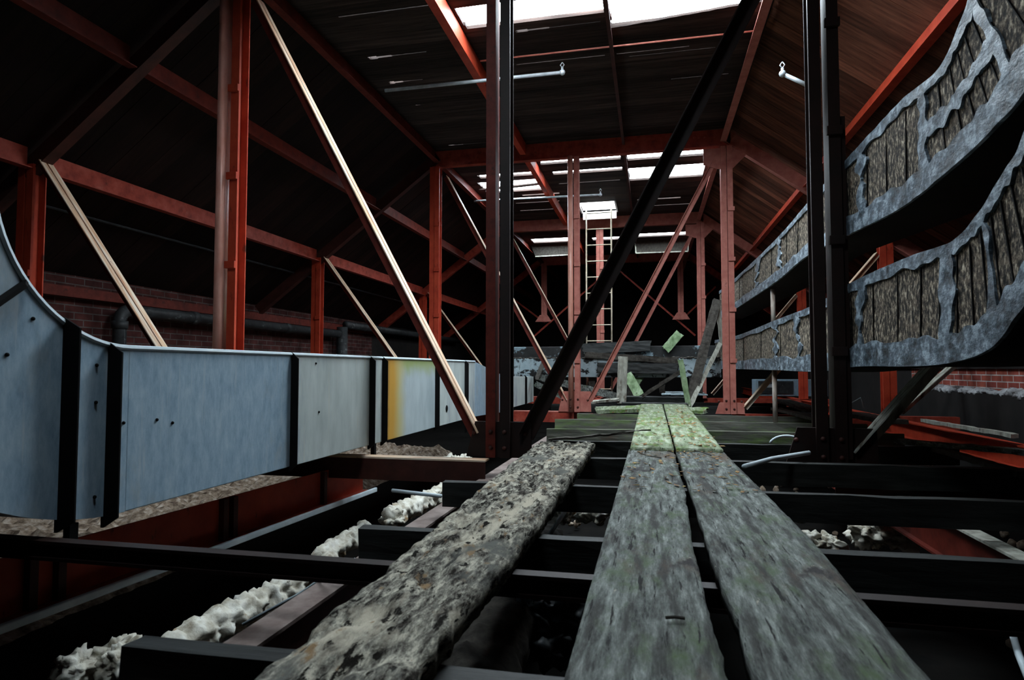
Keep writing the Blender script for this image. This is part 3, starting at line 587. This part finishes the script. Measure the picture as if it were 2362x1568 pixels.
# ---------------------------------------------------------------- lagged ducts (right)
LX = 1.08; LW = .34
def lagged(label, tops, bots, joints, bt=.18, mid=()):
    T = sorted([at_x(u, v, LX) for u, v in tops], key=lambda q: q.y); B = sorted([at_x(u, v, LX) for u, v in bots], key=lambda q: q.y)
    def cur(L, n):   # resample a profile by arc length with smoothing
        pts = [Vector((q.y, q.z)) for q in L]
        def cr(p0, p1, p2, p3, t): return .5*((2*p1)+(p2-p0)*t+(2*p0-5*p1+4*p2-p3)*t*t+(3*p1-p0-3*p2+p3)*t**3)
        fine = []
        for i in range(len(pts)-1):
            p0, p1, p2, p3 = pts[max(i-1,0)], pts[i], pts[i+1], pts[min(i+2, len(pts)-1)]
            fine += [cr(p0,p1,p2,p3,k/16) for k in range(16)]
        fine.append(pts[-1]); return fine
    tf, bf = cur(T, 0), cur(B, 0)
    n = 90
    def samp(L, s):
        x = s*(len(L)-1); i = min(int(x), len(L)-2); return L[i].lerp(L[i+1], x-i)
    r = thing('lagged_duct', label, 'duct', (LX+LW/2, T[-1].y/2, min(b.z for b in B)), 'cork-lagged ducts on the right')
    mb = MB()
    rows = []
    for j in range(n+1):
        t, b = samp(tf, j/n), samp(bf, j/n); row = []
        for k in range(9):
            q = b.lerp(t, k/8); xx = LX+.006*noise.noise(Vector((q.x*3, q.y*9, 1)))
            row.append(len(mb.v)); mb.v.append(Vector((xx, q.x, q.y)))
        row.append(len(mb.v)); mb.v.append(Vector((LX+LW, t.x, t.y))); row.append(len(mb.v)); mb.v.append(Vector((LX+LW, b.x, b.y)))
        rows.append(row)
    k = len(rows[0])
    for j in range(n):
        for i in range(k): a, b = rows[j][i], rows[j][(i+1) % k]; c, d = rows[j+1][(i+1) % k], rows[j+1][i]; mb.f.append((a, d, c, b))
    mb.f.append(tuple(rows[0])); mb.f.append(tuple(reversed(rows[-1])))
    build('cork_lagging', mb, INS, r)
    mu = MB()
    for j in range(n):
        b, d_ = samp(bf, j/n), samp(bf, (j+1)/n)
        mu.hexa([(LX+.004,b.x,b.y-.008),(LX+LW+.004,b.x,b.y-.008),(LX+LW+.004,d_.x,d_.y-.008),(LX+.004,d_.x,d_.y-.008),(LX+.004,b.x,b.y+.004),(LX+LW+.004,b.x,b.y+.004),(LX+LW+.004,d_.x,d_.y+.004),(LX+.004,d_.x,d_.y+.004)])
    build('shaded_underside', mu, FLNG, r)  # black sheet added to paint the shade below the lagging
    def band(f0, f1, along, wob=.10, name='tape_band', x=.010, s0=0, s1=1):
        mb = MB(); m = 160 if along else 24; rr = []
        for j in range(m+1):
            s = s0+(s1-s0)*j/m
            if along: t, b = samp(tf, s), samp(bf, s); lo = f0+(wob*noise.noise(Vector((s*40, f0*9, 2))) if f0 > .02 else -.012); hi = f1+(wob*noise.noise(Vector((s*40, f1*7, 5))) if f1 < .98 else .012); a, c = b.lerp(t, lo), b.lerp(t, hi)
            else:
                a0, c0 = f0+wob*.05*noise.noise(Vector((s*6, f0*30, 1))), f1+wob*.05*noise.noise(Vector((s*6, f1*30, 4)))
                a = samp(bf, a0).lerp(samp(tf, a0), s); c = samp(bf, c0).lerp(samp(tf, c0), s)
            ln = []
            for k_ in range(5):
                q = a.lerp(c, k_/4); z = LX-x-.005*noise.noise(Vector((q.x*11, q.y*17, 3)))
                ln.append(len(mb.v)); mb.v.append(Vector((z, q.x, q.y)))
            for k_ in range(4, -1, -1):
                q = a.lerp(c, k_/4); ln.append(len(mb.v)); mb.v.append(Vector((LX+.004, q.x, q.y)))
            rr.append(ln)
        for j in range(m):
            for i in range(10): mb.f.append((rr[j][i], rr[j][(i+1)%10], rr[j+1][(i+1)%10], rr[j+1][i]))
        mb.f.append(tuple(rr[0])); mb.f.append(tuple(reversed(rr[-1])))
        build(name, mb, TAPE, r, smooth=False)
    band(0, bt, True, .07); band(.90, 1.0, True, .05)
    def frac(u, v):
        p = at_x(u, v, LX); best = min(range(n+1), key=lambda j: abs((samp(tf, j/n).x+samp(bf, j/n).x)/2-p.y)); return best/n
    for (u, v, w_) in joints:
        c = frac(u, v); band(c-w_, c+w_, False, .3)
    for (sa, sb, g0, g1) in mid:
        band(g0, g1, True, .06, s0=frac(*sa), s1=frac(*sb))
    # thin dark joints between cork boards
    for j in range(3, n, 4):
        s = j/n; a, c = samp(bf, s), samp(tf, s); q0 = Vector((LX-.001, a.x, a.y)).lerp(Vector((LX-.001, c.x, c.y)), .22); q1 = Vector((LX-.001, a.x, a.y)).lerp(Vector((LX-.001, c.x, c.y)), .88)
        dd = Vector((0, .006, 0)); build('wire_band', MB().bar(q0, q1, Vector((0,1,0)), Vector((1,0,0)), -.0025, .0025, -.004, .002), FLNG, r)
    return r
lagged('upper cork-lagged duct with grey tape, rising toward the camera at the right',
       [(1660,672),(1700,640),(1790,555),(1865,470),(1965,360),(2080,238),(2170,160),(2215,70),(2250,-40),(2262,-260)],
       [(1660,735),(1700,710),(1790,650),(1860,592),(1970,535),(2080,478),(2200,385),(2290,300),(2380,190),(2480,-40)],
       [(1985,450,.007),(2140,300,.011),(2300,100,.016),(1800,590,.004),(1745,640,.003)], bt=.22, mid=[((2140,300),(2300,100),.46,.60)])
lagged('lower cork-lagged duct with grey tape, bending upward beyond the right edge',
       [(1650,785),(1700,775),(1790,740),(1880,705),(1975,650),(2100,595),(2200,560),(2260,500),(2310,420),(2362,330),(2420,150)],
       [(1650,850),(1700,850),(1790,852),(1885,855),(1980,843),(2100,842),(2200,833),(2290,800),(2362,712),(2450,600),(2600,420)],
       [(1995,750,.008),(2190,700,.016),(2290,600,.010),(1790,800,.003),(1840,790,.003)], bt=.24)
for (z0, z1, lab) in ((-.50, .02, 'rusty thin prop pole standing on a mossy joist beneath the lower lagged duct'), (.44, .75, 'short pale prop pole between the two lagged ducts')):
    tag(build('prop_pole', MB().tube([(1.125,6.30,z0),(1.125,6.30,(z0+z1)/2),(1.125,6.30,z1)], .022, 12), RUSTP, smooth=True), lab, 'pole')

tag(build('support_post', MB().box(1.052,1.076,3.80,3.96,-.50,1.42), BLKSH), 'flat black support post close behind the shaded right column, beside the lagged ducts', 'post')
# ---------------------------------------------------------------- pipes
def pipe(name, label, pts, r, m, cat='pipe', group=None, ends=None):
    o = build(name, MB().tube(pts, r, 12), m, smooth=True); return tag(o, label, cat, group)
def arc(c, r, a0, a1, ax, ay, n=8): return [Vector(c)+Vector(ax)*r*math.cos(lerp(a0,a1,i/n))+Vector(ay)*r*math.sin(lerp(a0,a1,i/n)) for i in range(n+1)]
px = WLX+.16
pts = [Vector((px,5.55,-.5)), Vector((px,5.55,.50))]+arc((px,5.67,.50),.12,math.pi,math.pi/2,(0,1,0),(0,0,1))+[Vector((px,10.3,.62))]
t = thing('drain_pipe', 'black iron pipe with an elbow running along the left brick wall', 'pipe', (px,5.55,-.5))
build('pipe_run', MB().tube(pts, .065, 14), BLK, t, smooth=True)
for yy in (6.6, 8.6): build('coupling', MB().tube([(px,yy,.62),(px,yy+.08,.62)], .08, 14), BLK, t, smooth=True)
build('elbow_collar', MB().tube([(px,5.55,.42),(px,5.55,.50)], .08, 14), BLK, t, smooth=True); build('foot_flange', MB().tube([(px,5.55,.09),(px,5.55,.15)], .12, 14), BLK, t, smooth=True)
pipe('stack_pipe', 'upright black pipe where the wall pipes meet, left of the brick wall end', [(px,10.42,-1.2),(px,10.42,.75)], .10, BLK)
pipe('wall_pipe', 'higher black pipe continuing along the dark wall past the brick', [(px,10.55,.80),(px,14,.80),(px,17.5,.80)], .07, BLK)
q = at_x(566,599,-5.0); pipe('conduit', 'thin pale conduit hung below the left slope beneath the lower purlin', [(-5.0,3,q.z),(-5.0,9,q.z),(-5.0,15,q.z)], .012, BLK, 'conduit')
def sprinkler(label, pts, tip):
    t = thing('sprinkler_pipe', label, 'pipe', pts[0], 'sprinkler pipes under the roof')
    build('pipe_run', MB().tube(pts, .016, 10), PIPE, t, smooth=True)
    tip = Vector(tip); build('elbow', MB().blob(tip, (.028,.028,.028), 0, 1, 10, 6), PIPE, t, smooth=True)
    build('sprinkler_head', MB().tube([tip, tip+Vector((0,0,.045))], .012, 8).tube([tip+Vector((0,0,.045)), tip+Vector((-.018,0,.07)), tip+Vector((0,0,.095))], .005, 6).tube([tip+Vector((0,0,.045)), tip+Vector((.018,0,.07)), tip+Vector((0,0,.095))], .005, 6), PIPE, t, smooth=True)
a = at_z(885,212,2.75); b = at_z(1297,167,2.75); sprinkler('pale sprinkler pipe under the deck right of the near dark column', [(-2.55,b.y,2.75),(b.x,b.y,2.75)], (b.x,b.y,2.75))
b = at_z(1385,449,2.75); sprinkler('small sprinkler pipe under the far deck above the ladder', [(-2.84,b.y,2.77),(b.x,b.y,2.75)], (b.x,b.y,2.75))
b = at_y(1805,170,5.2); c = at_y(1880,205,5.2); sprinkler('grey sprinkler pipe on the right slope left of the shaded column', [c, b], b)
a, b = at_z(1190,143,2.88), at_z(1736,77,2.88); pipe('tie_rod', 'thin pinkish tie rod crossing under the deck between purlins', [(-1.55,b.y,2.90),(.9,b.y,2.90)], .008, REDP, 'rod')
pipe('conduit', 'pale bent conduit lying across joists to the foot of the shaded right column', [at_z(1716,1076,-.47), at_z(1780,1058,-.465), at_z(1866,1044,-.46)], .012, WIRE, 'conduit')
c0 = at_z(1815,1018,-.49); pipe('cable', 'white cable loop arched above a joist right of the walkway', arc((c0.x, c0.y, -.52), .11, .25, math.pi-.25, (1,0,0), (0,0,.62), 12), .008, WIRE, 'cable')
pipe('cable', 'thin pale cable draped over the tie beam at lower left', [at_z(560,1440,-.80), at_z(690,1370,-.72), at_z(780,1310,-.60), at_z(818,1290,-.565), at_z(840,1300,-.60)], .005, WIRE, 'cable')
pipe('conduit', 'white bent conduit below the joists beneath the rotten plank', [at_z(1268,1232,-.75), at_z(1302,1182,-.70), at_z(1290,1172,-.70), at_z(1258,1168,-.72)], .010, WIRE, 'conduit')
pipe('conduit', 'short bright conduit crossing below the chord left of the rotten plank', [at_z(905,1131,-.72), at_z(1018,1144,-.72)], .011, WIRE, 'conduit')
pipe('cable', 'blue-white cable curving in at the lower right corner', [at_z(2335,1460,-.7), at_z(2350,1510,-.68), at_z(2375,1570,-.66)], .008, WIRE, 'cable')
pipe('cable', 'looped pale wire standing on debris near the far right column', [at_y(1962,930,7.2), at_y(1985,917,7.2), at_y(1992,940,7.2)], .006, WIRE, 'cable')

# ---------------------------------------------------------------- ladder and hatch
L = thing('access_ladder', 'cream steel ladder rising to the bright roof hatch', 'ladder', (-.92, 11.5, -.5))
la, lb = Vector((-1.15, 11.45, -.54)), Vector((-1.13, 11.30, 2.98))
for dx in (0, .45): build('rail', MB().tube([la+X1*dx, lb+X1*dx+Z1*(.35 if False else 0)], .014, 8), LADR, L, smooth=True)
for i in range(12):
    p = la.lerp(lb, (i+.6)/12.2); build('rung', MB().tube([p, p+X1*.45], .010, 8), LADR, L, smooth=True)
h = thing('roof_hatch', 'white-lined open roof hatch above the ladder', 'hatch', (-.93, 11.56, DZ))
build('far_lining', MB().box(-1.25, -.62, 11.90, 11.93, DZ-.14, DZ+.40), WHT, h); build('side_lining', MB().box(-1.28, -1.25, 11.20, 11.93, DZ-.02, DZ+.40), WHT, h)
build('side_lining', MB().box(-.62, -.59, 11.20, 11.93, DZ-.02, DZ+.40), WHT, h)
# loose board at the edge of the big opening and other hanging roof boards
timber('loose_roof_board', 'loose deck board slanting along the edge of the large roof opening', 'board', (-.33,5.47,DZ-.003), (.92,5.33,DZ-.003), .14, .02, DECK)
timber('loose_roof_board', 'slipped deck board across the opening in the farther bay left of centre', 'board', (-2.75,9.95,DZ-.01), (-1.62,9.80,DZ-.01), .09, .02, DECK)
# roof light frame at the far end
f = thing('window_sash', 'grey framed panel hanging beneath the last roof gap right of the ladder', 'sash', (.2, 14.9, 2.6))
p0, p1, p2, p3 = at_y(1465,545,14.9), at_y(1590,541,14.9), at_y(1587,580,14.9), at_y(1467,584,14.9)
build('panel', MB().prism([p0,p1,p2,p3], Vector((0,.02,0))), DKW, f)
for a, b in ((p0,p1),(p1,p2),(p2,p3),(p3,p0)): build('frame_bar', MB().tube([a-Y1*.01, b-Y1*.01], .016, 6), PALEW, f)
f = thing('window_sash', 'pale dirty panel hanging beneath the last roof gap left of the ladder', 'sash', (-2.2, 14.9, 2.6))
p0, p1, p2, p3 = at_y(1222,560,14.9), at_y(1310,556,14.9), at_y(1310,588,14.9), at_y(1235,592,14.9)
build('panel', MB().prism([p0,p1,p2,p3], Vector((0,.02,0))), DKW, f)
for a, b in ((p2,p3),): build('frame_bar', MB().tube([a-Y1*.01, b-Y1*.01], .016, 6), PALEW, f)

# ---------------------------------------------------------------- wreckage at the walkway's end
def boxthing(name, label, cat, x0,x1,y0,y1,z0,z1,m,bev=.004): return tag(build(name, MB().box(x0,x1,y0,y1,z0,z1), m, bevel=bev), label, cat)
d = thing('cross_duct', 'pale blue peeling duct crossing behind the second frame', 'duct', (-.6, 9.7, -.14))
build('duct_body', MB().box(-2.08, .98, 9.5, 9.95, -.13, .155), PEEL, d, bevel=.01)
mb = MB(); 
for i in range(60):
    x = -2.08+3.02*i/59; mb.blob((x, 9.50+random.uniform(0,.03), .15+random.uniform(0,.015)), (.035,.03,.014), .5, 20, 7, 4)
build('dirt_ridge', mb, DKW, d, smooth=True)
d = thing('cross_duct', 'darker peeling duct lying behind and above the pale blue one', 'duct', (-.6, 10.6, .18))
build('duct_body', MB().box(-2.3, 1.02, 10.5, 10.9, .10, .37), PEELD, d, bevel=.01); build('support_block', MB().box(-.5,-.3,10.55,10.8,-.53,.10), DKW, d); build('support_block', MB().box(.6,.8,10.55,10.8,-.53,.10), DKW, d)
def board(label, u0, v0, Y0, u1, v1, Y1_, wid, th, m, face='front', nm='fallen_board', end=.05):
    a, b = at_y(u0, v0, Y0), at_y(u1, v1, Y1_); dd = (b-a).normalized()
    n = Vector((0,-1,.15)); 
    if face == 'top': n = Vector((0,-.15,1))
    if face == 'side': n = Vector((-1,-.5,.1))
    return timber(nm, label, 'board', a, b, wid, th, m, upv=n, rough=.006, end=end, nseg=14)
board('upright split board with a pale left edge at the walkway end', 1433,930,8.6, 1437,822,8.75, .13, .04, PALEW)
board('narrow upright pale green board right of the walkway end', 1588,935,8.5, 1570,830,8.6, .07, .05, GRNW)
board('long dark board leaning up to the right column from the walkway end', 1592,925,8.6, 1655,690,9.3, .12, .04, DKW)
board('second leaning board, pale and narrow, crossing the long dark one', 1592,935,8.5, 1662,790,9.2, .055, .09, PALEW)
board('short pale upright batten at the top of the leaning boards', 1668,810,9.25, 1656,705,9.3, .06, .03, PALEW)
board('mossy broken board pointing up behind the pale blue duct', 1535,806,10.45, 1568,768,10.45, .14, .04, GRNW)
board('bright green slab lying beneath the duct right of the upright board', 1446,862,9.3, 1475,912,9.1, .14, .03, GRNW)
board('small green board tilted beneath the cross duct', 1462,890,9.5, 1482,862,9.6, .10, .03, GRNW)
board('dark diagonal stick resting beneath the cross duct', 1483,912,8.7, 1568,858,8.8, .05, .04, DKW)
board('long dark board sagging along the front of the cross duct', 1350,818,9.45, 1565,832,9.45, .09, .06, DKW, 'front')
board('black charred boards heaped before the darker rear duct', 1345,804,10.42, 1500,797,10.42, .17, .05, JST, 'front')
board('broad black board covering the lower front of the pale blue cross duct', 1378,848,9.42, 1562,850,9.42, .15, .03, JST, 'front')
board('pale board lying low to the left of the upright board', 1362,925,8.6, 1428,918,8.6, .09, .03, PALEW, 'top')
board('grey split log falling from the duct to the joists behind the middle column', 1245,870,9.2, 1425,915,8.9, .10, .07, OLDW)
board('grey splintered board beside the narrow duct end', 1235,885,9.2, 1345,935,8.7, .09, .05, OLDW)
board('thin pale board propped against the peeling duct at its left', 1238,872,9.0, 1260,820,9.3, .06, .03, DKW)
board('lower black sleeper across the walkway end', 1436,928,8.35, 1585,930,8.35, .08, .07, JST, 'top')
board('upper black sleeper across the walkway end', 1440,914,8.75, 1582,916,8.75, .08, .07, JST, 'top')
board('mossy board lying crosswise left of the walkway end', 1376,942,7.75, 1482,938,7.85, .22, .04, MOSSW, 'top')
board('mossy triangular board end right of the walkway end', 1584,942,7.75, 1628,944,7.7, .2, .04, MOSSW, 'top')
board('upright dark prop under the left of the cross duct', 1364,900,9.6, 1366,828,9.6, .10, .06, DKW)
board('upright grey prop under the right of the cross duct', 1528,905,9.6, 1526,860,9.6, .08, .06, DKW)
boxthing('metal_panel', 'flat pale blue sheet lying beneath the cross duct on the right', 'panel', .15, .85, 10.2, 11.4, -.42, -.40, PEEL)
t = thing('equipment_cabinet', 'grey metal cabinet with a small label plate under the lower lagged duct', 'cabinet', (3.0, 13.2, -.5))
build('cabinet_body', MB().box(2.05, 3.4, 13.5, 14.0, -.55, -.22), GALV, t, bevel=.01); build('front_panel', MB().box(2.1, 2.75, 13.47, 13.5, -.50, -.25), BLK, t); build('label_plate', MB().box(2.25, 2.45, 13.455, 13.47, -.38, -.31), PIPE, t)

# ---------------------------------------------------------------- right hand debris
def flat(label, u0, v0, u1, v1, z, wid, th, m, name='loose_board', cat='board', z1=None):
    return timber(name, label, cat, at_z(u0, v0, z), at_z(u1, v1, z if z1 is None else z1), wid, th, m, rough=.005)
flat('dark grey board lying across the red girder at far right', 2070,1012,2400,1040,-.47,.10,.03,OLDW)
flat('thin pale-edged board crossing the girder further back at right', 2130,966,2340,1000,-.48,.05,.03,PALEW)
flat('long dark board running toward the lower right across the joists', 2100,1015,2360,1085,-.50,.05,.03,DKW)
flat('weathered broad board behind the shaded right column', 1800,920,1885,945,-.48,.25,.03,OLDW)
flat('charred plank piled on the weathered one behind the shaded column', 1790,940,1885,962,-.47,.12,.03,DKW)
flat('broken dark board on the joists right of the shaded column', 1965,950,2065,968,-.46,.22,.04,DKW)
def clump(label, u, v, z, r, m=LAG, name='insulation_clump', n=6, cat='insulation', fr=26):
    c = at_z(u, v, z); mb = MB()
    for i in range(n): mb.blob(c+Vector((random.uniform(-1,1)*r*.9, random.uniform(-1,1)*r*.9, random.uniform(-.3,.3)*r)), (r*.6,r*.6,r*.45), .9, fr, 34, 22)
    return tag(build(name, mb, m, smooth=True), label, cat)
def rub_at(label, x0, x1, y0, y1, z, n, m, r=(.02,.06)):
    mb = MB()
    for i in range(n): mb.blob((random.uniform(x0,x1), random.uniform(y0,y1), z+random.uniform(-.02,.06)), tuple(random.uniform(*r) for _ in range(3)), .6, 16, 8, 5)
    return tag(build('rubble', mb, m, smooth=True), label, 'rubble', kind='stuff')
clump('white lumpy insulation beside the red girder right of the walkway', 2030,1225,-.98,.13)
clump('white lumpy insulation strip touching the right edge of the walkway', 1895,1246,-.86,.07)
clump('small brown and white clump on the far right floor', 2135,1083,-.80,.05, RUB)
clump('yellowish insulation clump at the lower left corner', 262,1530,-1.0,.10)
clump('orange-brown ragged insulation hanging below the second joist', 1362,1192,-.72,.06)
clump('white ragged insulation hanging beside the bent white conduit', 1290,1190,-.74,.06)
clump('pale insulation lump behind the near chord', 1055,1062,-.75,.10)
clump('yellow lumpy insulation beside the lagged pipe', 905,1192,-.95,.07)
def lagpipe(label, pts, r):
    P = [Vector(p) for p in pts]; fine = []
    for a, b in zip(P[:-1], P[1:]):
        k = max(2, int((b-a).length/.012)); fine += [a.lerp(b, i/k) for i in range(k)]
    fine.append(P[-1]); return tag(build('lagged_pipe', MB().tube(fine, r, 30, .55, 24), LAG, smooth=True), label, 'pipe')
a, b = at_z(440,1475,-1.0), at_z(700,1335,-1.0); dd = (b-a).normalized()
lagpipe('white crumbling lagged pipe below the joists at lower left', [a-dd*.25, a, b, b+dd*.25], .055)
a, b = at_z(750,1280,-1.0), at_z(820,1236,-1.0); dd = (b-a).normalized()
lagpipe('shorter lagged pipe piece between the tie beam and second joist', [a-dd*.1, a, b, b+dd*.15], .05)
a, b = at_z(895,1195,-.95), at_z(1010,1142,-.95); dd = (b-a).normalized()
lagpipe('greenish lagged pipe piece ahead of the third joist stub', [a, b, b+dd*.3], .06)
a, b = at_z(1110,1560,-1.0), at_z(1200,1380,-1.0); dd = (b-a).normalized()
tag(build('lagged_pipe', MB().tube([a-dd*.2+dd*i*.03 for i in range(60)], .12, 24, .3, 10), FLR if False else DKW, smooth=True), 'dark brown wrapped pipe beneath the gap between rotten plank and walkway', 'pipe')
clump('grey shredded insulation beneath the gap beside the walkway', 1260,1450,-1.0,.16, BLK, n=8)
timber('painted_panel', 'blue panel with flaking pink patches beneath the rotten plank', 'panel', at_z(1022,1515,-.92), at_z(1100,1395,-.92), .10, .02, BLUE)
mb = MB(); nx, ny = 60, 150
for j in range(ny+1):
    for i in range(nx+1):
        x = lerp(-5.55, -3.0, i/nx); y = lerp(2.3, 9.5, j/ny); P = Vector((x, y, 0))
        e = min(1, min(i, nx-i)/5, min(j, ny-j)/5)
        h = .12+.10*noise.noise(P*1.3)+.08*abs(noise.noise(P*5))+.06*noise.noise(P*11)+.03*noise.noise(P*25)
        mb.v.append(Vector((x, y, FZ-.02+e*max(0, h)+.02*(i-nx/2)/-nx)))
for j in range(ny):
    for i in range(nx): a = j*(nx+1)+i; mb.f.append((a, a+1, a+nx+2, a+nx+1))
tag(build('rubble', mb, RUB), 'brown rubble and old insulation lying below the metal duct', 'rubble', kind='stuff')
rub_at('scattered pale rubble on the lower floor left of the walkway', -1.9, -.6, 1.4, 7.5, FZ+.02, 160, RUB, (.015,.04))
rub_at('scattered rubble on the lower floor right of the walkway', .5, 3.2, 2.4, 9.5, FZ+.02, 200, RUB, (.015,.04))
#girder('lower_rail', 'grey steel rail slanting under the joists at lower left', tuple(at_z(560,1475,-.85).xy), tuple(at_z(820,1310,-.85).xy), -.90, -.85, BLK, .05, GALV, cat='rail')
